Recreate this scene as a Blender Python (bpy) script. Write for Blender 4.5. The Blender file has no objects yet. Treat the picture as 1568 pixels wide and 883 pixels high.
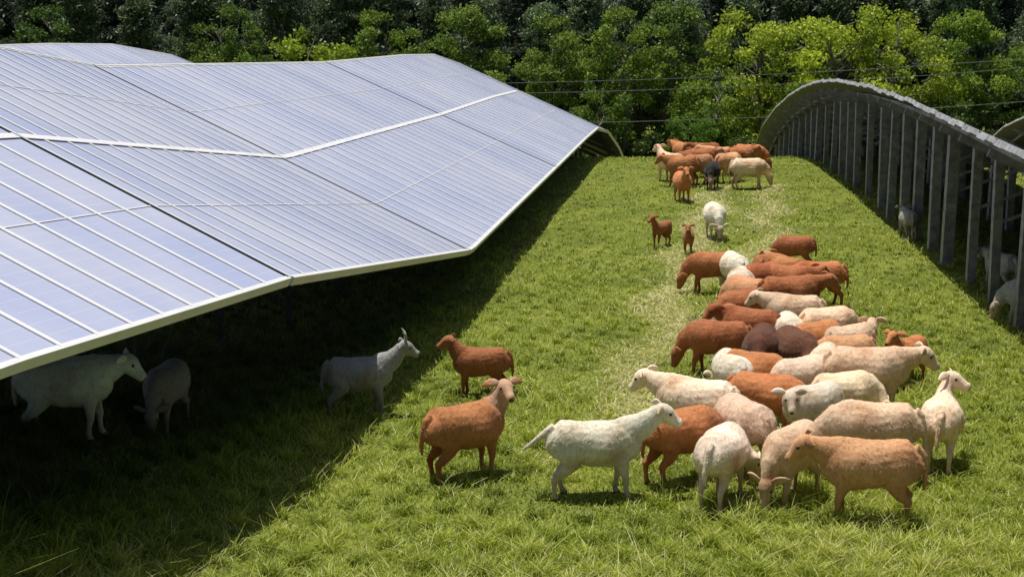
import bpy, math, random
import numpy as np
from mathutils import Vector, noise
random.seed(7); rng=np.random.default_rng(7)
scene=bpy.context.scene
COL=scene.collection

# ---------------------------------------------------------------- helpers
def new_mat(name):
    m=bpy.data.materials.new(name); m.use_nodes=True
    nt=m.node_tree; nt.nodes.clear()
    out=nt.nodes.new('ShaderNodeOutputMaterial')
    return m,nt,out
def N(nt,t,**kw):
    n=nt.nodes.new(t)
    for k,v in kw.items(): setattr(n,k,v)
    return n
def ramp(nt,stops):
    r=N(nt,'ShaderNodeValToRGB'); e=r.color_ramp.elements
    while len(e)<len(stops): e.new(0.5)
    for i,(p,c) in enumerate(stops):
        e[i].position=p; e[i].color=(c[0],c[1],c[2],1)
    return r
def sm(t):
    t=np.clip(t,0,1); return t*t*(3-2*t)
def G(x,y):
    x=np.asarray(x,float); y=np.asarray(y,float)
    hill=1.1*sm((-1.5-x)/4.0)*sm((24-y)/10.0)
    d=np.clip(y-46,0,20); z=-.0055*d*d
    z=z-np.clip(y-66,0,24)*.2
    und=.05*np.sin(x*.55+y*.23)*np.sin(y*.31+1.0)
    return hill+z+und*np.clip((60-y)/20,0,1)
def np_mesh(name,V,F,mi=None,attrs=None,smooth=False):
    me=bpy.data.meshes.new(name); k=F.shape[1]
    me.vertices.add(len(V)); me.vertices.foreach_set('co',np.asarray(V,np.float32).ravel())
    me.loops.add(F.size); me.loops.foreach_set('vertex_index',F.astype(np.int32).ravel())
    me.polygons.add(len(F)); me.polygons.foreach_set('loop_start',(np.arange(len(F))*k).astype(np.int32))
    if mi is not None: me.polygons.foreach_set('material_index',mi.astype(np.int32))
    me.update(calc_edges=True)
    if attrs:
        for a,v in attrs.items():
            at=me.attributes.new(a,'FLOAT','POINT'); at.data.foreach_set('value',np.asarray(v,np.float32))
    me.polygons.foreach_set('use_smooth',np.full(len(F),smooth))
    me.validate()
    return me
def obj(name,me,parent=None,loc=(0,0,0)):
    o=bpy.data.objects.new(name,me); COL.objects.link(o); o.location=loc
    if parent: o.parent=parent
    return o

# ---------------------------------------------------------------- world / sun / camera
S=Vector((-.16,.15,1.0)).normalized()
w=bpy.data.worlds.new("World"); scene.world=w; w.use_nodes=True
nt=w.node_tree; bg=nt.nodes['Background']
sky=nt.nodes.new('ShaderNodeTexSky'); sky.sky_type='NISHITA'; sky.sun_disc=False
sky.sun_elevation=math.asin(S.z); sky.sun_rotation=math.atan2(S.x,S.y)
sky.dust_density=2.0; sky.air_density=1.0
nt.links.new(sky.outputs[0],bg.inputs[0]); bg.inputs[1].default_value=.06
sl=bpy.data.lights.new('sun','SUN'); sl.energy=5.0; sl.angle=math.radians(.5); sl.color=(1,.965,.90)
so=bpy.data.objects.new('sun',sl); COL.objects.link(so); so.rotation_euler=S.to_track_quat('Z','Y').to_euler(); so.location=(20,-20,60)
cd=bpy.data.cameras.new('camera'); cam=bpy.data.objects.new('camera',cd); COL.objects.link(cam)
cam.location=(0,0,5); cam.rotation_euler=(math.radians(90-10.61),0,0)
cd.sensor_width=36; cd.lens=52.8; cd.clip_end=6000; cd.clip_start=.1
scene.camera=cam
scene.view_settings.view_transform='Standard'; scene.view_settings.look='None'; scene.view_settings.exposure=0

# ---------------------------------------------------------------- materials
def mat_ground():
    m,nt,out=new_mat('ground_soil_grass')
    b=N(nt,'ShaderNodeBsdfPrincipled'); b.inputs['Roughness'].default_value=.95; b.inputs['Specular IOR Level'].default_value=.1
    tc=N(nt,'ShaderNodeTexCoord'); n1=N(nt,'ShaderNodeTexNoise'); n1.inputs['Scale'].default_value=.9; n1.inputs['Detail'].default_value=8
    n2=N(nt,'ShaderNodeTexNoise'); n2.inputs['Scale'].default_value=14; n2.inputs['Detail'].default_value=6
    nt.links.new(tc.outputs['Object'],n1.inputs['Vector']); nt.links.new(tc.outputs['Object'],n2.inputs['Vector'])
    mx=N(nt,'ShaderNodeMath',operation='ADD'); nt.links.new(n1.outputs[0],mx.inputs[0]); nt.links.new(n2.outputs[0],mx.inputs[1])
    r=ramp(nt,[(.35,(.07,.085,.018)),(.5,(.14,.17,.028)),(.62,(.21,.23,.045)),(.75,(.30,.27,.11))])
    h=N(nt,'ShaderNodeMath',operation='MULTIPLY'); h.inputs[1].default_value=.5
    nt.links.new(mx.outputs[0],h.inputs[0]); nt.links.new(h.outputs[0],r.inputs[0]); nt.links.new(r.outputs[0],b.inputs['Base Color'])
    bp=N(nt,'ShaderNodeBump'); bp.inputs['Strength'].default_value=.8; bp.inputs['Distance'].default_value=.06
    nt.links.new(n2.outputs[0],bp.inputs['Height']); nt.links.new(bp.outputs[0],b.inputs['Normal'])
    nt.links.new(b.outputs[0],out.inputs[0]); return m
def mat_leaf(name,stops,usecol=False,trans=.35,spec=.25):
    m,nt,out=new_mat(name)
    at=N(nt,'ShaderNodeAttribute'); at.attribute_name='tint'
    r=ramp(nt,stops); nt.links.new(at.outputs['Fac'],r.inputs[0])
    c=r.outputs[0]
    if usecol:
        oi=N(nt,'ShaderNodeObjectInfo'); mx=N(nt,'ShaderNodeMix',data_type='RGBA',blend_type='MULTIPLY'); mx.inputs[0].default_value=1
        nt.links.new(c,mx.inputs[6]); nt.links.new(oi.outputs['Color'],mx.inputs[7]); c=mx.outputs[2]
    d=N(nt,'ShaderNodeBsdfPrincipled'); d.inputs['Roughness'].default_value=.5; d.inputs['Specular IOR Level'].default_value=spec
    t=N(nt,'ShaderNodeBsdfTranslucent'); ms=N(nt,'ShaderNodeMixShader'); ms.inputs[0].default_value=trans
    nt.links.new(c,d.inputs['Base Color']); nt.links.new(c,t.inputs[0]); nt.links.new(d.outputs[0],ms.inputs[1]); nt.links.new(t.outputs[0],ms.inputs[2])
    nt.links.new(ms.outputs[0],out.inputs[0]); return m
def mat_noise(name,c1,c2,scale=6,rough=.8,metal=0,bump=.3,spec=.4):
    m,nt,out=new_mat(name)
    b=N(nt,'ShaderNodeBsdfPrincipled'); b.inputs['Roughness'].default_value=rough; b.inputs['Metallic'].default_value=metal; b.inputs['Specular IOR Level'].default_value=spec
    tc=N(nt,'ShaderNodeTexCoord'); n=N(nt,'ShaderNodeTexNoise'); n.inputs['Scale'].default_value=scale; n.inputs['Detail'].default_value=6
    nt.links.new(tc.outputs['Object'],n.inputs['Vector'])
    r=ramp(nt,[(.3,c1),(.7,c2)]); nt.links.new(n.outputs[0],r.inputs[0]); nt.links.new(r.outputs[0],b.inputs['Base Color'])
    if bump:
        bp=N(nt,'ShaderNodeBump'); bp.inputs['Strength'].default_value=bump; bp.inputs['Distance'].default_value=.02
        nt.links.new(n.outputs[0],bp.inputs['Height']); nt.links.new(bp.outputs[0],b.inputs['Normal'])
    nt.links.new(b.outputs[0],out.inputs[0]); return m
def mat_panel():
    m,nt,out=new_mat('solar_glass')
    b=N(nt,'ShaderNodeBsdfPrincipled'); b.inputs['IOR'].default_value=1.65
    uv=N(nt,'ShaderNodeUVMap'); uv.uv_map='UVMap'; sp=N(nt,'ShaderNodeSeparateXYZ'); nt.links.new(uv.outputs[0],sp.inputs[0])
    def line(s,period,wd):
        a=N(nt,'ShaderNodeMath',operation='DIVIDE'); a.inputs[1].default_value=period; nt.links.new(s,a.inputs[0])
        f=N(nt,'ShaderNodeMath',operation='FRACT'); nt.links.new(a.outputs[0],f.inputs[0])
        l=N(nt,'ShaderNodeMath',operation='LESS_THAN'); l.inputs[1].default_value=wd; nt.links.new(f.outputs[0],l.inputs[0]); return l.outputs[0]
    mxx=line(sp.outputs[1],.17,.08)
    wn=N(nt,'ShaderNodeTexWhiteNoise')
    fl=N(nt,'ShaderNodeVectorMath',operation='FLOOR'); dv=N(nt,'ShaderNodeVectorMath',operation='DIVIDE'); dv.inputs[1].default_value=(1,1.7,1)
    nt.links.new(uv.outputs[0],dv.inputs[0]); nt.links.new(dv.outputs[0],fl.inputs[0]); nt.links.new(fl.outputs[0],wn.inputs[0])
    r=ramp(nt,[(0,(.37,.41,.60)),(1,(.42,.46,.65))]); nt.links.new(wn.outputs['Value'],r.inputs[0])
    mx=N(nt,'ShaderNodeMix',data_type='RGBA'); nt.links.new(mxx,mx.inputs[0]); nt.links.new(r.outputs[0],mx.inputs[6]); mx.inputs[7].default_value=(.45,.485,.64,1)
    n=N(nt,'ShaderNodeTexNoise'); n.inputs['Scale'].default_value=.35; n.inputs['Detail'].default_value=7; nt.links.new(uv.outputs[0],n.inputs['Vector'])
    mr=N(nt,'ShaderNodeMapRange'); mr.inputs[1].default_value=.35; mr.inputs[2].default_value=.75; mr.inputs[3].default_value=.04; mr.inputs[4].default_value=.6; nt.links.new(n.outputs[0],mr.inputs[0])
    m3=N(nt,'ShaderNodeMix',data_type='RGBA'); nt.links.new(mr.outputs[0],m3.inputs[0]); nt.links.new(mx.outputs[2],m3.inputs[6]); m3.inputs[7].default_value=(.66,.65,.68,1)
    nt.links.new(m3.outputs[2],b.inputs['Base Color'])
    rr=N(nt,'ShaderNodeMapRange'); rr.inputs[3].default_value=.18; rr.inputs[4].default_value=.36; nt.links.new(n.outputs[0],rr.inputs[0]); nt.links.new(rr.outputs[0],b.inputs['Roughness'])
    nt.links.new(b.outputs[0],out.inputs[0]); return m
def mat_coat():
    m,nt,out=new_mat('sheep_coat')
    b=N(nt,'ShaderNodeBsdfPrincipled'); b.inputs['Roughness'].default_value=.75; b.inputs['Specular IOR Level'].default_value=.2
    b.inputs['Sheen Weight'].default_value=.12; b.inputs['Sheen Roughness'].default_value=.5
    oi=N(nt,'ShaderNodeObjectInfo'); tc=N(nt,'ShaderNodeTexCoord')
    add=N(nt,'ShaderNodeVectorMath',operation='ADD'); sc=N(nt,'ShaderNodeVectorMath',operation='SCALE'); sc.inputs['Scale'].default_value=37.0
    cmb=N(nt,'ShaderNodeCombineXYZ'); nt.links.new(oi.outputs['Random'],cmb.inputs[0]); nt.links.new(cmb.outputs[0],sc.inputs[0])
    nt.links.new(tc.outputs['Object'],add.inputs[0]); nt.links.new(sc.outputs[0],add.inputs[1])
    n1=N(nt,'ShaderNodeTexNoise'); n1.inputs['Scale'].default_value=2.6; n1.inputs['Detail'].default_value=5; nt.links.new(add.outputs[0],n1.inputs['Vector'])
    mp=N(nt,'ShaderNodeMapping'); mp.inputs['Scale'].default_value=(34,34,20); nt.links.new(add.outputs[0],mp.inputs[0])
    n2=N(nt,'ShaderNodeTexNoise'); n2.inputs['Scale'].default_value=1; n2.inputs['Detail'].default_value=6; nt.links.new(mp.outputs[0],n2.inputs['Vector'])
    r1=ramp(nt,[(.28,(.66,.50,.40)),(.45,(.96,.91,.86)),(.6,(1,1,1)),(.75,(1.3,1.3,1.32))]); nt.links.new(n1.outputs[0],r1.inputs[0])
    r2=ramp(nt,[(.3,(.82,.80,.78)),(.5,(.98,.98,.98)),(.7,(1.08,1.08,1.08))]); nt.links.new(n2.outputs[0],r2.inputs[0])
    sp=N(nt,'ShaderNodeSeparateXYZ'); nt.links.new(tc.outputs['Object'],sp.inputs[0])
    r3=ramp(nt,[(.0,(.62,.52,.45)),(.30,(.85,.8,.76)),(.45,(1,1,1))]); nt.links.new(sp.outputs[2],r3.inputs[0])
    at=N(nt,'ShaderNodeAttribute'); at.attribute_name='face'
    gt=N(nt,'ShaderNodeMath',operation='GREATER_THAN'); gt.inputs[1].default_value=.72; nt.links.new(oi.outputs['Random'],gt.inputs[0])
    ml=N(nt,'ShaderNodeMath',operation='MULTIPLY'); nt.links.new(gt.outputs[0],ml.inputs[0]); nt.links.new(at.outputs['Fac'],ml.inputs[1])
    ml2=N(nt,'ShaderNodeMath',operation='MULTIPLY'); ml2.inputs[1].default_value=.5; nt.links.new(ml.outputs[0],ml2.inputs[0])
    mf=N(nt,'ShaderNodeMix',data_type='RGBA'); nt.links.new(ml2.outputs[0],mf.inputs[0]); nt.links.new(oi.outputs['Color'],mf.inputs[6]); mf.inputs[7].default_value=(.66,.50,.36,1)
    c=mf.outputs[2]
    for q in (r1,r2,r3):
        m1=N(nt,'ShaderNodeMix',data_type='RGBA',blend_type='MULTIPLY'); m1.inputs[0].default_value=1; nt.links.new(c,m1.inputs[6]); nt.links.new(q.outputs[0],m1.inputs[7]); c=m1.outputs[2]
    nt.links.new(c,b.inputs['Base Color'])
    bp=N(nt,'ShaderNodeBump'); bp.inputs['Strength'].default_value=.45; bp.inputs['Distance'].default_value=.012; nt.links.new(n2.outputs[0],bp.inputs['Height']); nt.links.new(bp.outputs[0],b.inputs['Normal'])
    nt.links.new(b.outputs[0],out.inputs[0]); return m
M_ground=mat_ground()
M_grass=mat_leaf('grass_blades',[(0,(.028,.042,.009)),(.18,(.16,.22,.022)),(.42,(.40,.48,.05)),(.7,(.57,.61,.10)),(.85,(.68,.63,.26)),(1,(.86,.78,.52))],trans=.38,spec=.4)  # darkest stop mainly serves the shade painted into blades below the panels
M_leafb=mat_leaf('foliage_broadleaf',[(0,(.035,.065,.016)),(.5,(.10,.16,.033)),(1,(.18,.25,.053))],usecol=True,trans=.42)
M_leafp=mat_leaf('foliage_pine',[(0,(.03,.045,.03)),(.5,(.068,.095,.058)),(1,(.135,.165,.095))],usecol=True,trans=.3)
M_bark=mat_noise('bark',(.07,.06,.05),(.26,.23,.19),scale=4)
M_panel=mat_panel()
M_alu=mat_noise('aluminium_frame',(.70,.70,.70),(.80,.79,.77),scale=3,rough=.5,metal=.1,bump=0)
M_alud=mat_noise('weathered_frame_edge',(.20,.20,.20),(.50,.50,.50),scale=5,rough=.6,metal=.1,bump=0)
M_back=mat_noise('panel_backsheet',(.05,.045,.04),(.10,.09,.08),scale=2,rough=.6,bump=0)
M_steel=mat_noise('galvanised_steel',(.16,.165,.18),(.34,.345,.36),scale=7,rough=.55,metal=.2,bump=.1)
M_steeld=mat_noise('dark_steel',(.04,.04,.042),(.08,.08,.08),scale=7,rough=.7,metal=.2,bump=.1)  # darker steel for the supports of the left rows
M_coat=mat_coat()
M_hoof=mat_noise('hoof_dark',(.012,.010,.009),(.03,.024,.02),scale=20,rough=.35,bump=0)

# ---------------------------------------------------------------- ground
xs=np.concatenate([[-3000,-1200,-500,-250,-130,-95],np.arange(-80,81,1.0),[95,130,250,500,1200,3000]])
ys=np.concatenate([[-3000,-800,-200,-60],np.arange(-25,131,1.0),[150,200,300,600,1400,4000]])
XX,YY=np.meshgrid(xs,ys); Vg=np.stack([XX.ravel(),YY.ravel(),G(XX,YY).ravel()],1)
nx,ny=len(xs),len(ys); I=np.arange(nx*ny).reshape(ny,nx)
F=np.stack([I[:-1,:-1].ravel(),I[:-1,1:].ravel(),I[1:,1:].ravel(),I[1:,:-1].ravel()],1)
me=np_mesh('ground',Vg,F,smooth=True); me.materials.append(M_ground); obj('ground',me)

# ---------------------------------------------------------------- grass
def patch(x,y):
    return (np.sin(x*1.3+y*.7)+np.sin(x*.47-y*1.1+2)+np.sin(x*2.9+y*1.9+1)*.6+np.sin(-x*.9+y*3.3)*.5+np.sin(x*5.1-y*4.3)*.35)/3.4
EY=[0,4.6,10.4,15.5,24.9,38.4,52,70]; EX=[-6,-4.9,-3.6,-2.36,-.7,1.1,2.95,5]
def grass(n,hmin,hmax,wd,y0,y1,p,straw,lean=.7,track=False):
    u=rng.random(n); a=1-p
    Y=(y0**a+u*(y1**a-y0**a))**(1/a)
    X=Y*rng.uniform(-.43,.43,n)
    cx=.18*Y-1.8
    if track:
        sel=rng.random(n)<.6
        X=cx+.25*np.sin(Y*1.3)*-1+np.where(sel,0,1.5)+rng.normal(0,.26,n)*(1+.4*np.sin(Y*2.1))
        cl=np.zeros(n,bool); cxx=X; cyy=Y
    else:
        cl=rng.random(n)<.42
        cs=2.1
        cxx=np.round(X*cs)/cs; cyy=np.round(Y*cs)/cs
        jx=np.sin(cxx*91.7+cyy*37.3)*.24; jy=np.cos(cxx*51.1-cyy*77.9)*.24
        X=np.where(cl,cxx+jx+(X-cxx)*.38,X); Y=np.where(cl,cyy+jy+(Y-cyy)*.38,Y)
    pt=patch(X,Y)
    strip=np.exp(-((X-cx+.25*np.sin(Y*1.3))/.45)**2)*sm((44-Y)/10)*sm((Y-14)/5)
    strip2=.75*np.exp(-((X-cx-1.5+.2*np.sin(Y*.9))/.32)**2)*sm((44-Y)/10)*sm((Y-14)/5); strip=np.maximum(strip,strip2)
    ex=np.interp(Y,EY,EX); under_shade=sm((ex+.15-X)/1.3); under_shade=np.maximum(under_shade,.95*sm((X-(6.3+.083*Y))/1.4))
    fade=np.clip(.65+.35*(18/np.maximum(Y,18)),0,1)
    H=rng.uniform(hmin,hmax,n)*(1+.4*pt*fade)*(1-.35*strip)*(1+.4*cl*fade)*(1+.55*sm((15.5-Y)/6))*(1+.3*under_shade)*fade
    W=wd*(Y/12)**.85*rng.uniform(.7,1.3,n)
    ang=rng.uniform(0,2*np.pi,n); la=rng.uniform(0,2*np.pi,n); ln=rng.uniform(.15,lean+.3,n)*H
    base=np.stack([X,Y,G(X,Y)-.01],1)
    sd=np.stack([np.cos(ang),np.sin(ang),np.zeros(n)],1)*W[:,None]
    ld=np.stack([np.cos(la),np.sin(la),np.zeros(n)],1)*ln[:,None]
    z=np.array([0,0,1.])
    mid=base+ld*.35+z*(H*.6)[:,None]; tip=base+ld*1.2+z*(H*.9)[:,None]
    V=np.stack([base-sd*.5,base+sd*.5,mid-sd*.42,mid+sd*.42,tip-sd*.1,tip+sd*.1],1).reshape(-1,3)
    b=np.arange(n)*6
    F=np.concatenate([np.stack([b,b+1,b+3,b+2],1),np.stack([b+2,b+3,b+5,b+4],1)])
    ctint=np.where(cl,np.sin(cxx*13.7+cyy*29.3)*.12,.02)
    t=np.clip(.46+.2*pt+ctint+rng.normal(0,.12,n)+.3*strip,.08,.86)
    st=rng.random(n)<(straw*(1+1.5*np.clip(pt,0,1))*(1+1.5*sm((14-Y)/5))+.6*strip)
    t=np.where(st,rng.uniform(.82,1,n),t)*(1-.88*under_shade)  # blades beneath both panel rows darkened: shade painted into their tint
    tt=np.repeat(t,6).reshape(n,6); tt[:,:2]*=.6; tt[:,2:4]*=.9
    if track: tt=np.repeat(rng.uniform(.78,1,n),6)
    return V,F,tt.ravel()
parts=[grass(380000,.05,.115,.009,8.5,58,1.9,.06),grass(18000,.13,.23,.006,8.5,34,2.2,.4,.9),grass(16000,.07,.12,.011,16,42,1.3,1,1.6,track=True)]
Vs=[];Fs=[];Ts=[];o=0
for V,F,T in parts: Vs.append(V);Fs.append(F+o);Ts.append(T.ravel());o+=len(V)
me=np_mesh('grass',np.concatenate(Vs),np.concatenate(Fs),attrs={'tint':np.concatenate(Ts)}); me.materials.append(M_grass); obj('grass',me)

# ---------------------------------------------------------------- solar rows
class MB:
    def __init__(s): s.v=[];s.f=[];s.m=[];s.uv=[]
    def prism(s,c,n,t,mi,uvs=None,mback=None):
        b=len(s.v); s.v+= [tuple(p) for p in c]+[tuple(p-n*t) for p in c]
        fs=[(0,1,2,3),(7,6,5,4),(0,4,5,1),(1,5,6,2),(2,6,7,3),(3,7,4,0)]
        for i,f in enumerate(fs):
            s.f.append(tuple(b+k for k in f)); s.m.append(mi if i==0 or mback is None else mback)
            s.uv+= list(uvs) if (uvs and i==0) else [(0,0)]*4
    def beam(s,a,b,wx,wy,mi):
        a=Vector(a);b=Vector(b);d=(b-a).normalized()
        r=Vector((0,1,0)) if abs(d.z)>.7 else Vector((0,0,1))
        x=d.cross(r).normalized();y=d.cross(x).normalized()
        c=[a+x*wx*sx+y*wy*sy for sx,sy in((-.5,-.5),(.5,-.5),(.5,.5),(-.5,.5))]
        c2=[p+(b-a) for p in c]; k=len(s.v); s.v+=[tuple(p) for p in c+c2]
        for f in [(0,1,2,3),(7,6,5,4),(0,4,5,1),(1,5,6,2),(2,6,7,3),(3,7,4,0)]:
            s.f.append(tuple(k+j for j in f)); s.m.append(mi); s.uv+=[(0,0)]*4
    def build(s,name,mats,parent=None):
        me=bpy.data.meshes.new(name); me.from_pydata(s.v,[],s.f)
        ul=me.uv_layers.new(name='UVMap'); ul.data.foreach_set('uv',np.array(s.uv,np.float32).ravel())
        me.polygons.foreach_set('material_index',np.array(s.m,np.int32))
        for m in mats: me.materials.append(m)
        me.update(); return obj(name,me,parent)
def solar_row(stations,posts_in,breaks=(),post_w=.14,step=2.2,fascia=.10,edge=1,jit=0,steel=None):
    root=bpy.data.objects.new('solar_panel_row',None); COL.objects.link(root)
    L=[Vector(a) for a,b in stations]; Hh=[Vector(b) for a,b in stations]
    cum=[0]
    for i in range(len(L)-1): cum.append(cum[-1]+((L[i+1]+Hh[i+1])/2-(L[i]+Hh[i])/2).length)
    def P(s,v):
        s=min(max(s,0),cum[-1]-1e-6)
        i=max(k for k in range(len(cum)-1) if cum[k]<=s); f=(s-cum[i])/(cum[i+1]-cum[i])
        a=L[i].lerp(L[i+1],f); b=Hh[i].lerp(Hh[i+1],f); return a.lerp(b,v)
    def nrm(s):
        d=P(min(s+.3,cum[-1]-.01),.5)-P(max(s-.3,0),.5); e=P(s,1)-P(s,0); n=e.cross(d).normalized()
        return n if n.z>0 else -n
    mb=MB(); T=cum[-1]; nc=int(T/.56); dw=T/nc
    slope=(Hh[1]-L[1]).length; rows=4
    for j in range(nc):
        s0=j*dw; s1=(j+1)*dw; n=nrm((s0+s1)/2)
        isb=any(abs(s0-cum[k])<dw*.5 for k in breaks)
        g=.09 if isb else .0
        if isb:
            mb.prism([p-n*.045 for p in (P(s0-.06,0),P(s0+.15,0),P(s0+.15,1),P(s0-.06,1))],n,.02,2)
        for k in range(rows):
            v0=k/rows; v1=(k+1)/rows
            c=[P(s0+g,v0),P(s1,v0),P(s1,v1),P(s0+g,v1)]
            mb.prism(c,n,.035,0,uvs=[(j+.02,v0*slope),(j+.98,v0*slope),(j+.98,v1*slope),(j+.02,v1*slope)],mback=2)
        if j>0:
            c=[P(s0+g-.027,.0),P(s0+g+.027,.0),P(s0+g+.027,1.),P(s0+g-.027,1.)]
            mb.prism([p+n*.014 for p in c],n,.012,1)
        for k in range(rows+1):
            v=k/rows; wv=(.055 if k==rows//2 else .008)/slope
            if k in(0,rows): wv=.03/slope
            a=max(v-wv,.0);b=min(v+wv,1.)
            c=[P(s0+g,a),P(s1,a),P(s1,b),P(s0+g,b)]
            mb.prism([p+n*(.018 if k==rows//2 else .009) for p in c],n,.006,1)
        for v,q in((0,-1),(1,1)):
            e=(P(s0,1)-P(s0,0)).normalized()*q
            a=P(s0+g,v)+e*.004; b=P(s1,v)+e*.004
            jz=n*(random.uniform(-jit,jit))
            c=[a+jz,b+jz,b+e*.035+jz,a+e*.035+jz]
            mb.prism([p+n*.020 for p in c],n,fascia,edge)
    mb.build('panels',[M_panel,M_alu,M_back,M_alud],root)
    st=MB()
    for v in(.12,.38,.62,.88):
        for j in range(0,nc,4):
            s0=j*dw;s1=min((j+4)*dw,T); n=nrm(s0); st.beam(P(s0,v)-n*.10,P(s1,v)-nrm(s1)*.10,.06,.1,0)
    s=.6
    while s<T:
        n=nrm(s); st.beam(P(s,.03)-n*.22,P(s,.97)-n*.22,.08,.12,0)
        for v in posts_in:
            p=P(s,v)-Vector((0,0,.26)); g=float(G(p.x,p.y)); ww=post_w*random.uniform(.85,1.3) if jit else post_w
            st.beam((p.x+random.uniform(-1,1)*jit*2,p.y+random.uniform(-1,1)*jit*2,g-.3),p,ww,ww*.8,0)
            if v>.6:
                q=P(s,v-.28)-n*.24; st.beam(Vector((p.x,p.y,g+ (p.z-g)*.55)),q,.05,.05,0)
        s+=step*(random.uniform(.8,1.2) if jit else 1)
    st.build('support_frame',[steel or M_steel],root)
    return root
left=[((-4.9,4.6,2.6),(-10.9,6.0,5.45)),((-3.63,10.36,2.5),(-9.63,11.8,5.35)),((-2.36,15.55,2.2),(-8.36,16.95,5.05)),
 ((-.70,24.9,1.0),(-7.0,25.7,4.0)),((1.1,38.4,.95),(-4.85,39.2,3.58)),((2.3,47,.98),(-3.4,47.7,3.5)),((2.95,52,.9),(-2.66,52.7,3.36)),
 ((3.7,58,.3),(-1.9,58.7,2.8)),((4.7,66,-1.05),(-.9,66.7,1.45)),((5.7,74,-2.8),(.1,74.7,-.3))]
solar_row(left,(.40,.80),breaks=(2,3,4),post_w=.09,step=3.0,steel=M_steeld)
def off(st,dx,dy,dz): return [((a[0]+dx,a[1]+dy,a[2]+dz),(b[0]+dx,b[1]+dy,b[2]+dz)) for a,b in st]
solar_row(off(left[2:],-11.5,1.3,.32),(.3,.75),breaks=(1,),post_w=.12,step=3.0,steel=M_steeld)
rz=[(8,2.95),(14,2.95),(20.9,2.99),(29.5,3.19),(35,3.2),(40,3.1),(45,2.85),(49.5,2.42),(53.5,1.94),(59,1.1),(64.3,.05),(69,-1.4),(76,-3.2)]
right=[((5.4+.083*y+5.4,y-.45,z-2.4),(5.4+.083*y,y,z)) for y,z in rz]
solar_row(right,(.86,.42),post_w=.17,step=1.9,fascia=.085,edge=3,jit=.02)
solar_row(off(right,10.0,-.9,0),(.86,.42),post_w=.17,step=2.1,fascia=.085,edge=3,jit=.02)

# ---------------------------------------------------------------- trees
def tube(pts,rad,n=7):
    V=[];F=[]
    for i,p in enumerate(pts):
        p=Vector(p); d=(Vector(pts[min(i+1,len(pts)-1)])-Vector(pts[max(i-1,0)])).normalized()
        r=Vector((1,0,0)) if abs(d.x)<.8 else Vector((0,1,0))
        x=d.cross(r).normalized(); y=d.cross(x)
        for k in range(n):
            a=2*math.pi*k/n; V.append(p+(x*math.cos(a)+y*math.sin(a))*rad[i])
    for i in range(len(pts)-1):
        for k in range(n): F.append((i*n+k,i*n+(k+1)%n,(i+1)*n+(k+1)%n,(i+1)*n+k))
    return V,F
def tree_mesh(name,H,cr,cbase,kind,nl,seed,leafmat,ls=(.16,.34)):
    r=np.random.default_rng(seed); rd=random.Random(seed)
    TV=[];TF=[]
    def add(p,ra):
        v,f=tube(p,ra); b=len(TV); TV.extend(v); TF.extend([tuple(b+k for k in q) for q in f])
    tp=[(0,0,-.5)]; 
    for i in range(1,7): tp.append((rd.uniform(-.18,.18)*i*.5,rd.uniform(-.18,.18)*i*.5,H*.93*i/6))
    add(tp,[.24*H/13*(1-.145*i) for i in range(7)])
    C=[];R=[]
    nb=46 if kind=='broad' else 52
    for i in range(nb):
        if kind=='broad':
            while True:
                q=r.uniform(-1,1,3)
                if .3<np.linalg.norm(q)<1.05: break
            ch=(H-cbase)/2
            c=np.array([q[0]*cr,q[1]*cr,cbase+ch+q[2]*ch*(.95)])
            if q[2]<-.2: c[:2]*=.85
            R.append(r.uniform(.35,1.05)*cr/4)
        else:
            f=i/nb; z=cbase+(H-cbase)*f; rr=cr*(1-f)**.6*r.uniform(.35,1.1); a=i*2.4+r.uniform(-.5,.5)
            c=np.array([rr*math.cos(a),rr*math.sin(a),z+r.uniform(-.3,.3)]); R.append(r.uniform(.5,.9)*cr/3)
        C.append(c)
        if i%3==0:
            z0=max(min(c[2]-abs(c[0])*.5-.6,H*.85),cbase*.7); k=z0/(H*.93)*6; k0=int(min(k,5)); t=Vector(tp[k0]).lerp(Vector(tp[k0+1]),min(k-k0,1))
            cc=Vector(c); add([t,t.lerp(cc,.5)+Vector((0,0,.25)),cc],[.08,.05,.02])
    C=np.array(C);R=np.array(R)
    idx=r.choice(len(C),nl,p=R**2/np.sum(R**2)); d=r.normal(size=(nl,3)); d/=np.linalg.norm(d,axis=1)[:,None]
    rad=R[idx]*r.random(nl)**.3*r.uniform(.85,1.25,nl); sc=np.array([1.15,1.15,.75]) if kind=='broad' else np.array([1.25,1.25,.5])
    P=C[idx]+d*rad[:,None]*sc+r.normal(0,.12,(nl,3))
    a=r.normal(size=(nl,3)); a/=np.linalg.norm(a,axis=1)[:,None]; b=np.cross(a,r.normal(size=(nl,3))); b/=np.linalg.norm(b,axis=1)[:,None]
    s=r.uniform(ls[0],ls[1],nl)[:,None]
    w_=s*(.6 if kind=='broad' else .35)
    LV=np.stack([P-a*s*.5,P+b*w_*.5,P+a*s*.5,P-b*w_*.5],1).reshape(-1,3)
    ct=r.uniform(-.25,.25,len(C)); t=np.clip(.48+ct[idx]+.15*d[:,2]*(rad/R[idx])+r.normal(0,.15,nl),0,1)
    nt_=len(TV); V=np.concatenate([np.array([tuple(v) for v in TV]),LV]); k=nt_+np.arange(nl)*4
    F=np.concatenate([np.array(TF),np.stack([k,k+1,k+2,k+3],1)])
    mi=np.concatenate([np.zeros(len(TF)),np.ones(nl)]); tint=np.concatenate([np.zeros(nt_),np.repeat(t,4)])
    me=np_mesh(name,V,F,mi=mi,attrs={'tint':tint}); me.materials.append(M_bark); me.materials.append(leafmat); return me
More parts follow.
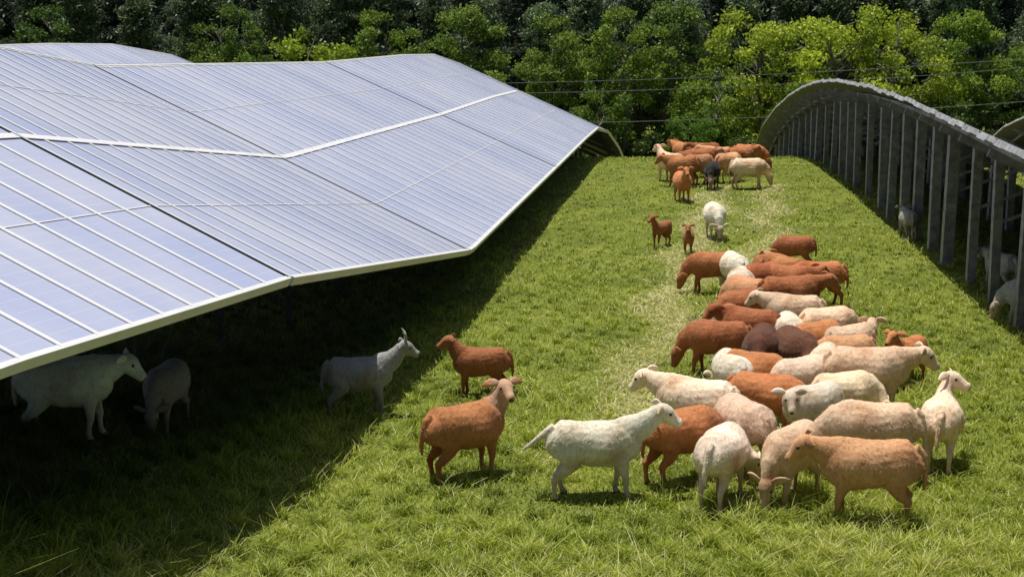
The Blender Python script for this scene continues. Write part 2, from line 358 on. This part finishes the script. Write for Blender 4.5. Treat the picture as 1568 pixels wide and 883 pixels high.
BR=[tree_mesh('broadleaf_a',11,4.0,1.8,'broad',9500,1,M_leafb),tree_mesh('broadleaf_b',12.5,3.4,2.6,'broad',9000,2,M_leafb),tree_mesh('broadleaf_c',9,3.0,.8,'broad',7500,3,M_leafb),tree_mesh('broadleaf_d',13,3.2,4.2,'broad',8000,5,M_leafb)]
PI=[tree_mesh('pine_a',14,3.1,3.0,'pine',10000,11,M_leafp,(.25,.5)),tree_mesh('pine_b',13,2.7,2.0,'pine',9000,12,M_leafp,(.25,.5)),tree_mesh('pine_c',15,3.3,4.5,'pine',10000,13,M_leafp,(.25,.5))]
SH=[tree_mesh('bush_a',4.2,2.6,.2,'broad',6000,21,M_leafb),tree_mesh('bush_b',3.2,2.2,.1,'broad',5000,22,M_leafb)]
def plant(name,me,x,y,s=1,col=(1,1,1),sz=None):
    o=obj(name,me,loc=(x,y,float(G(x,y))-.1)); o.rotation_euler=(0,0,random.uniform(0,6.28)); o.scale=(s,s,sz or s); o.color=(*col,1)
for row,(y0,sp) in enumerate([(124,3.0),(117,3.7),(131,3.0),(140,2.8)]):
    x=-72
    while x<74:
        xx=x+random.uniform(-.8,.8)
        s=random.uniform(.94,1.12); mm=random.choice(PI if row!=2 else PI[:2])
        r_=xx/y0
        if -.075<r_<-.052 or .012<r_<.03: s=.88; mm=PI[0]
        elif row==3: s=max(s,1.02); mm=random.choice([PI[0],PI[2]])
        g=random.uniform(.75,1.8)
        c=(g,g,g) if row!=1 else (g*1.35,g*1.4,g*1.1)
        plant('pine_tree',mm,xx,y0+random.uniform(-2,2),s,c)
        x+=sp*random.uniform(.8,1.2)
for (x,y,k,s,c) in [(3,108,3,.90,(2.0,1.8,1.4)),(-3.5,110,1,.98,(1.7,1.6,1.3)),(-9.5,111,3,.92,(1.9,1.8,1.3)),(8,106,3,.94,(2.1,1.9,1.3)),(11.5,109,1,1.0,(1.3,1.3,1.1)),
   (17.5,107,0,1.12,(3.4,2.7,1.3)),(22.5,106,0,1.15,(3.6,2.9,1.3)),(27,107.5,0,1.1,(3.0,2.4,1.2)),(14,104,2,.9,(2.2,2.0,1.1)),(20,103,2,.85,(1.7,1.7,1.1)),
   (32,108,1,.95,(2.0,1.9,1.2)),(38,109,0,.95,(1.5,1.5,1.1)),(44,108,1,1,(1.5,1.5,1.1)),(6,103,2,.8,(1.4,1.4,1.0)),(12,101,2,.62,(1.6,1.8,1.0)),(30,104,2,.7,(1.0,1.1,.9)),
   (-14.5,108,2,1.2,(3.0,2.5,1.1)),(-17.5,109,2,1.0,(1.9,1.9,1.1)),(-21,112,3,.95,(1.3,1.3,1.1)),(-34,112,3,.95,(.9,1.0,.9)),(-46,110,0,1,(.9,1.0,.9)),(52,108,0,1,(1.3,1.4,1.0)),(-7,106,2,.9,(1.6,1.7,1.2))]:
    plant('broadleaf_tree',BR[k],x,y,s,c)
x=-60
while x<60:
    plant('bush',random.choice(SH),x,101+random.uniform(-3,3),random.uniform(.7,1.1),tuple([random.uniform(.5,1.1)]*3)); x+=random.uniform(2.2,3.6)

# ---------------------------------------------------------------- power line
root=bpy.data.objects.new('power_line',None); COL.objects.link(root)
mb=MB()
for (x,zt) in((46,3.4),(-30,1.0)):
    g=float(G(x,95)); mb.beam((x,95,g-.3),(x,95,zt+.4),.28,.28,0); mb.beam((x,94,zt),(x,96,zt),.12,.12,0)
for (ry,za,zb,sag) in((94.2,3.1,.6,1.3),(95.8,2.6,.2,1.6),(95,.4,-1.6,1.5)):
    pr=None
    for i in range(41):
        f=i/40; p=Vector((46-76*f,ry,za+(zb-za)*f-sag*4*f*(1-f)))
        if pr: mb.beam(pr,p,.035,.035,1)
        pr=p
mb.build('poles_and_wires',[M_bark,M_alud],root)

# ---------------------------------------------------------------- sheep
def loft(V,F,secs,ref=Vector((0,1,0)),n=14):
    b=len(V); m=len(secs)
    for i,(c,hw,hh) in enumerate(secs):
        c=Vector(c); d=(Vector(secs[min(i+1,m-1)][0])-Vector(secs[max(i-1,0)][0])).normalized()
        s=(ref-d*ref.dot(d)).normalized(); u=s.cross(d)
        for k in range(n):
            a=2*math.pi*k/n; V.append(tuple(c+s*hw*math.cos(a)+u*hh*math.sin(a)))
    for i in range(m-1):
        for k in range(n): F.append((b+i*n+k,b+i*n+(k+1)%n,b+(i+1)*n+(k+1)%n,b+(i+1)*n+k))
    F.append(tuple(b+k for k in reversed(range(n)))); F.append(tuple(b+(m-1)*n+k for k in range(n)))
def sheep_mesh(name,H,neckmid,yaw,pitch,legs=(0,0,0,0),tail='down',fat=1.0,lamb=False,horns=False):
    V=[];F=[]
    bf=.80 if lamb else 1.0
    B=[(-.415,.61,.05,.05),(-.40,.595,.12,.10),(-.355,.575,.170,.15),(-.27,.558,.188,.180),(-.15,.533,.195,.192),(0,.512,.212,.218),(.12,.508,.222,.212),(.23,.520,.217,.178),(.31,.542,.190,.142),(.375,.56,.140,.10),(.41,.575,.07,.06)]
    loft(V,F,[((x,0,z+ (.0 if not lamb else .035)),hw*fat*bf,hh*(1+.4*(fat-1))*bf) for x,z,hh,hw in B],n=18)
    H=Vector(H); nm=Vector(neckmid)
    hd=Vector((math.cos(pitch)*math.cos(yaw),math.cos(pitch)*math.sin(yaw),math.sin(pitch)))
    side=Vector((-math.sin(yaw),math.cos(yaw),0)); up=hd.cross(side)
    if up.z<0 and abs(pitch)<1.2: up=-up
    nf=.85 if lamb else 1
    loft(V,F,[((.22,0,.56),.115,.17),((.31,0,.59+(nm.z-.6)*.3),.11*nf,.155*nf),(nm,.086*nf,.12*nf),(nm.lerp(H,.6),.069*nf,.092*nf),(H-hd*.01,.062,.078)])
    q=1.1
    loft(V,F,[(H-hd*.06,.04*q,.045*q),(H-hd*.03,.062*q,.070*q),(H+hd*.02+up*.004,.070*q,.080*q),(H+hd*.065,.066*q,.078*q),(H+hd*.108-up*.010,.051*q,.066*q),(H+hd*.155-up*.016,.041*q,.052*q),(H+hd*.20-up*.020,.040*q,.043*q),(H+hd*.228-up*.025,.028*q,.030*q)],ref=side)
    for i,(sy,sw) in enumerate(zip((1,-1,1,-1),legs)):
        y=sy*(.103 if not lamb else .085)
        if i<2:
            loft(V,F,[((.235,y*.85,.50),.062,.11),((.235,y,.38),.052,.084),((.245+sw*.25,y,.29),.038,.050),((.258+sw*.6,y,.20),.030,.035),((.25+sw*.8,y,.13),.0215,.024),((.25+sw*1.0,y,.065),.024,.026),((.265+sw*1.05,y,.03),.029,.032),((.275+sw*1.05,y,.0),.032,.037)],n=10)
        else:
            loft(V,F,[((-.25,y*.8,.55),.085,.15),((-.235,y,.44),.078,.145),((-.21+sw*.2,y,.355),.058,.10),((-.27+sw*.4,y,.275),.039,.058),((-.345+sw*.6,y,.215),.029,.041),((-.335+sw*.75,y,.135),.0215,.026),((-.325+sw*.95,y,.065),.024,.027),((-.305+sw*1.0,y,.03),.029,.032),((-.295+sw*1.0,y,.0),.032,.037)],n=10)
    if tail=='down': tp=[((-.37,0,.67),.045,.04),((-.425,0,.63),.038,.034),((-.455,.01,.52),.032,.028),((-.465,.02,.40),.025,.023),((-.46,.02,.30),.013,.013)]
    else: tp=[((-.37,0,.67),.05,.04),((-.44,0,.63),.036,.032),((-.53,0,.56),.028,.027),((-.60,0,.50),.023,.023),((-.65,0,.465),.013,.013)]
    loft(V,F,tp,n=8)
    me=bpy.data.meshes.new('tmp'); me.from_pydata(V,[],F); me.update()
    o=bpy.data.objects.new('tmp',me); COL.objects.link(o)
    md=o.modifiers.new('r','REMESH'); md.mode='VOXEL'; md.voxel_size=.0105
    ms=o.modifiers.new('s','SMOOTH'); ms.factor=.6; ms.iterations=5
    dg=bpy.context.evaluated_depsgraph_get(); dg.update()
    m2=bpy.data.meshes.new_from_object(o.evaluated_get(dg)); bpy.data.objects.remove(o)
    vv=[v.co.copy() for v in m2.vertices]; ff=[tuple(p.vertices) for p in m2.polygons]
    nrmv=[v.normal.copy() for v in m2.vertices]
    muz=H+hd*.228-up*.025; mi=[]
    for i,c in enumerate(vv):
        if c.z>.3 and (c-H).length>.2: vv[i]=c+Vector((0,c.y,c.z-.52)).normalized()*(.014*noise.noise(c*6)+.004*noise.noise(c*22))
    nb0=len(vv)
    for f in ff:
        c=vv[f[0]]; mi.append(1 if (c.z<.035 and abs(c.y)>.05 and (c-muz).length>.12) or (c-muz).length<.026 else 0)
    # short coat hair lying flat, backward and down
    rh=random.Random(len(name)*7+1)
    for _ in range(14000):
        i=rh.randrange(nb0); c=vv[i]; dh=(c-H-hd*.06).length
        if c.z<.2 or dh<.14: continue
        n_=nrmv[i]; short=.6 if (c.z<.34 or dh<.22) else 1
        d=(n_*.28+Vector((-.5,0,-.55))+Vector((rh.uniform(-.2,.2),rh.uniform(-.2,.2),rh.uniform(-.2,.2))))
        dn=d.dot(n_)
        if dn<.18: d=d+n_*(.18-dn)
        d=d.normalized()
        l=rh.uniform(.012,.022)*short; w2=d.cross(n_)
        if w2.length<.05: continue
        w2=w2.normalized()*.0022; p=c-n_*.002+Vector((rh.uniform(-.005,.005),rh.uniform(-.005,.005),rh.uniform(-.005,.005)))
        b=len(vv); vv.extend([p-w2,p+w2,p+d*l]); ff.append((b,b+1,b+2)); mi.append(0)
    def strip_tube(pts,rads,m_):
        v,f=tube(pts,rads,8); b=len(vv); vv.extend(v); ff.extend([tuple(b+k for k in q) for q in f]); mi.extend([m_]*len(f))
    for q in(1,-1):
        e=(side*q*1.0-hd*.35+up*(.05 if not lamb else .25)).normalized(); wdir=(hd*.6-up*.55).normalized()
        bse=H+side*q*.056+up*.048-hd*.01; b=len(vv)
        prof=[(0,.018),(.035,.038),(.08,.043),(.125,.031),(.16,.004)]
        nn=e.cross(wdir).normalized()
        for t,wd in prof:
            for a in range(6):
                an=2*math.pi*a/6; vv.append(bse+e*t+wdir*wd*math.cos(an)+nn*.009*math.sin(an)-up*t*t*2.2)
        for i in range(4):
            for a in range(6): ff.append((b+i*6+a,b+i*6+(a+1)%6,b+(i+1)*6+(a+1)%6,b+(i+1)*6+a)); mi.append(0)
        ec=H+hd*.078+side*q*.061+up*.028; b=len(vv)
        for i in range(5):
            for a in range(8):
                th=math.pi*(i+.5)/5; ph=2*math.pi*a/8; vv.append(ec+Vector((math.sin(th)*math.cos(ph),math.sin(th)*math.sin(ph),math.cos(th)))*.015)
        for i in range(4):
            for a in range(8): ff.append((b+i*8+a,b+i*8+(a+1)%8,b+(i+1)*8+(a+1)%8,b+(i+1)*8+a)); mi.append(1)
        if horns:
            h0=H+side*q*.03+up*.06
            strip_tube([h0,h0+up*.06-hd*.02+side*q*.02,h0+up*.10-hd*.05+side*q*.05,h0+up*.12-hd*.10+side*q*.09],[.022,.018,.013,.004],0)
    me=bpy.data.meshes.new(name); me.from_pydata([tuple(v) for v in vv],[],ff); me.update()
    me.polygons.foreach_set('use_smooth',[True]*len(ff)); me.polygons.foreach_set('material_index',mi)
    fc=np.array([max(0.,min(1.,(.24-(Vector(v)-H-hd*.08).length)/.09,1.)) if (Vector(v)-H).length<.4 else 0. for v in vv],np.float32)
    zz=np.array([v[2] for v in vv]); fc=np.maximum(fc,np.clip((.2-zz)/.08,0,1)*.6)
    at=me.attributes.new('face','FLOAT','POINT'); at.data.foreach_set('value',fc.astype(np.float32))
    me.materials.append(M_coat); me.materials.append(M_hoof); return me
R=math.radians
SM={
 'up':sheep_mesh('sheep_up',(.46,0,.83),(.39,0,.71),0,R(-22),(.02,-.03,.03,-.02)),
 'fwd':sheep_mesh('sheep_forward',(.60,0,.81),(.46,0,.70),0,R(-30),(-.05,.04,.03,-.05),tail='out',fat=.96),
 'goat':sheep_mesh('goat_horned',(.57,0,.84),(.45,0,.70),0,R(-25),(-.05,.04,.03,-.05),horns=True,fat=.92),
 'graze':sheep_mesh('sheep_grazing',(.50,.02,.31),(.43,.01,.46),R(8),R(-66),(.05,-.04,-.04,.04),fat=1.05),
 'graze2':sheep_mesh('sheep_grazing_side',(.46,-.14,.34),(.41,-.05,.48),R(-40),R(-62),(-.04,.04,.04,-.04),fat=1.1),
 'level':sheep_mesh('sheep_level',(.55,0,.68),(.43,0,.63),0,R(-38),(.03,-.04,.04,-.02)),
 'levelturn':sheep_mesh('sheep_level_turned',(.49,.10,.69),(.42,.03,.63),R(55),R(-35),(.03,-.03,.02,-.04),fat=1.04),
 'turn':sheep_mesh('sheep_turned',(.42,-.05,.85),(.38,-.01,.72),R(-105),R(-15),(.01,-.02,.03,-.03),fat=1.05),
 'lamb':sheep_mesh('lamb_up',(.47,0,.88),(.40,0,.75),0,R(-20),(.02,-.02,.04,-.04),lamb=True),
}
CW=(.92,.81,.65);CC=(.88,.67,.46);CT=(.66,.36,.18);CB=(.42,.15,.056);CR=(.58,.23,.085);CD=(.17,.07,.035);CK=(.02,.017,.016);CP=(.90,.70,.52);CG=(.40,.40,.38)
def sheep(x,y,head,pose,col,s=1.0,name='sheep'):
    o=obj(name,SM[pose],loc=(x,y,float(G(x,y))-.01)); o.rotation_euler=(0,0,R(head)); j=random.uniform(.8,1.12); h=random.uniform(.93,1.1)
    o.scale=(s*random.uniform(.95,1.02),s,s*random.uniform(.98,1.03)); o.color=(col[0]*j,col[1]*j*h,col[2]*j*h,1)
L=[(.85,14.9,2,'fwd',CW,1.12),(-.51,15.6,35,'turn',CR,1.14),(-.40,19.2,178,'up',CB,.88),(2.13,14.65,65,'graze2',CW,1.07),(3.50,14.1,174,'level',CT,1.17),
(2.85,14.75,232,'graze',CC,1.06),(1.82,15.4,30,'graze',CR,1.08),(2.5,15.7,112,'graze',CP,1.13),(2.1,16.6,150,'level',CP,1.16),(3.85,15.5,168,'graze',CC,1.19),
(4.72,15.95,72,'turn',CP,1.06),(4.38,18.0,-6,'level',CC,1.22),(5.30,19.6,225,'up',CR,.88),(3.53,18.0,215,'graze',CP,1.06),(3.0,17.15,-20,'graze',CR,1.06),
(3.45,16.7,215,'levelturn',CW,1.02),(3.95,17.3,20,'graze2',CC,1.04),(2.77,18.4,100,'graze',CW,1.04),(3.05,18.3,-30,'graze',CR,1.04),(2.84,20.2,165,'graze',CB,1.08),
(3.34,19.6,255,'graze',CD,1.1),(3.78,19.4,285,'graze2',CD,1.1),(3.4,20.95,150,'levelturn',CB,1.05),(3.45,22.4,220,'graze',CB,1.05),(4.2,21.9,160,'level',CC,1.08),
(4.35,23.1,8,'level',CB,1.14),(4.5,20.95,20,'graze',CC,1.04),(3.9,20.7,90,'graze2',CW,1.02),(4.15,20.1,215,'graze',CR,1.04),(4.6,19.95,30,'levelturn',CC,1.02),(4.35,19.2,195,'graze2',CT,1.04),
(3.55,26.1,178,'graze',CR,1.05),(3.87,25.8,100,'graze',CW,1.05),(3.78,24.4,78,'graze2',CW,1.02),(4.47,26.1,70,'graze',CR,1.04),(4.17,24.7,215,'graze',CB,1.04),(4.62,24.6,-25,'levelturn',CB,1.05),(5.15,24.9,178,'graze',CR,1.08),(4.75,25.5,120,'level',CR,1.04),
(3.75,23.5,130,'graze',CT,1.04),(4.0,18.7,250,'graze',CP,1.02),(3.2,21.3,100,'graze',CR,1.02),
(4.42,32.5,272,'graze',CW,1.08),
(4.46,39.2,275,'up',CR,1.09),(5.57,41.6,255,'graze',CK,1.02),(6.57,41.6,0,'graze',CC,1.2),(4.6,43.6,125,'up',CC,1.17),(4.83,42.4,160,'level',CR,1.19),(5.3,42.9,200,'graze',CT,1.15),
(5.6,44.6,20,'level',CB,1.16),(6.2,45.2,150,'level',CT,1.16),(6.85,45.0,30,'level',CR,1.16),(6.0,46.7,200,'level',CB,1.16),(6.24,43.2,40,'graze',CT,1.16),(5.35,46.9,120,'level',CR,1.16),(7.3,46.2,-20,'graze',CR,1.16),(5.1,44.2,60,'level',CB,1.14),
(-4.35,14.2,4,'level',CG,1.12),(-3.7,15.6,262,'graze',(.2,.19,.17),.95),(5.88,15.3,12,'level',CC,1.0),(8.3,23.5,160,'graze',CG,1.05),(8.6,32.3,90,'level',CG,.9),(8.8,26.6,110,'level',CG,.95)]
for a in L: sheep(*a)
sheep(-1.9,18.1,6,'goat',CG,1.02,name='horned_goat')
for a in [(5.48,28.7,165,'graze',CB,.88),(3.62,30.5,262,'lamb',CB,.72),(3.19,31.7,230,'lamb',CB,.74)]: sheep(*a,name='lamb')
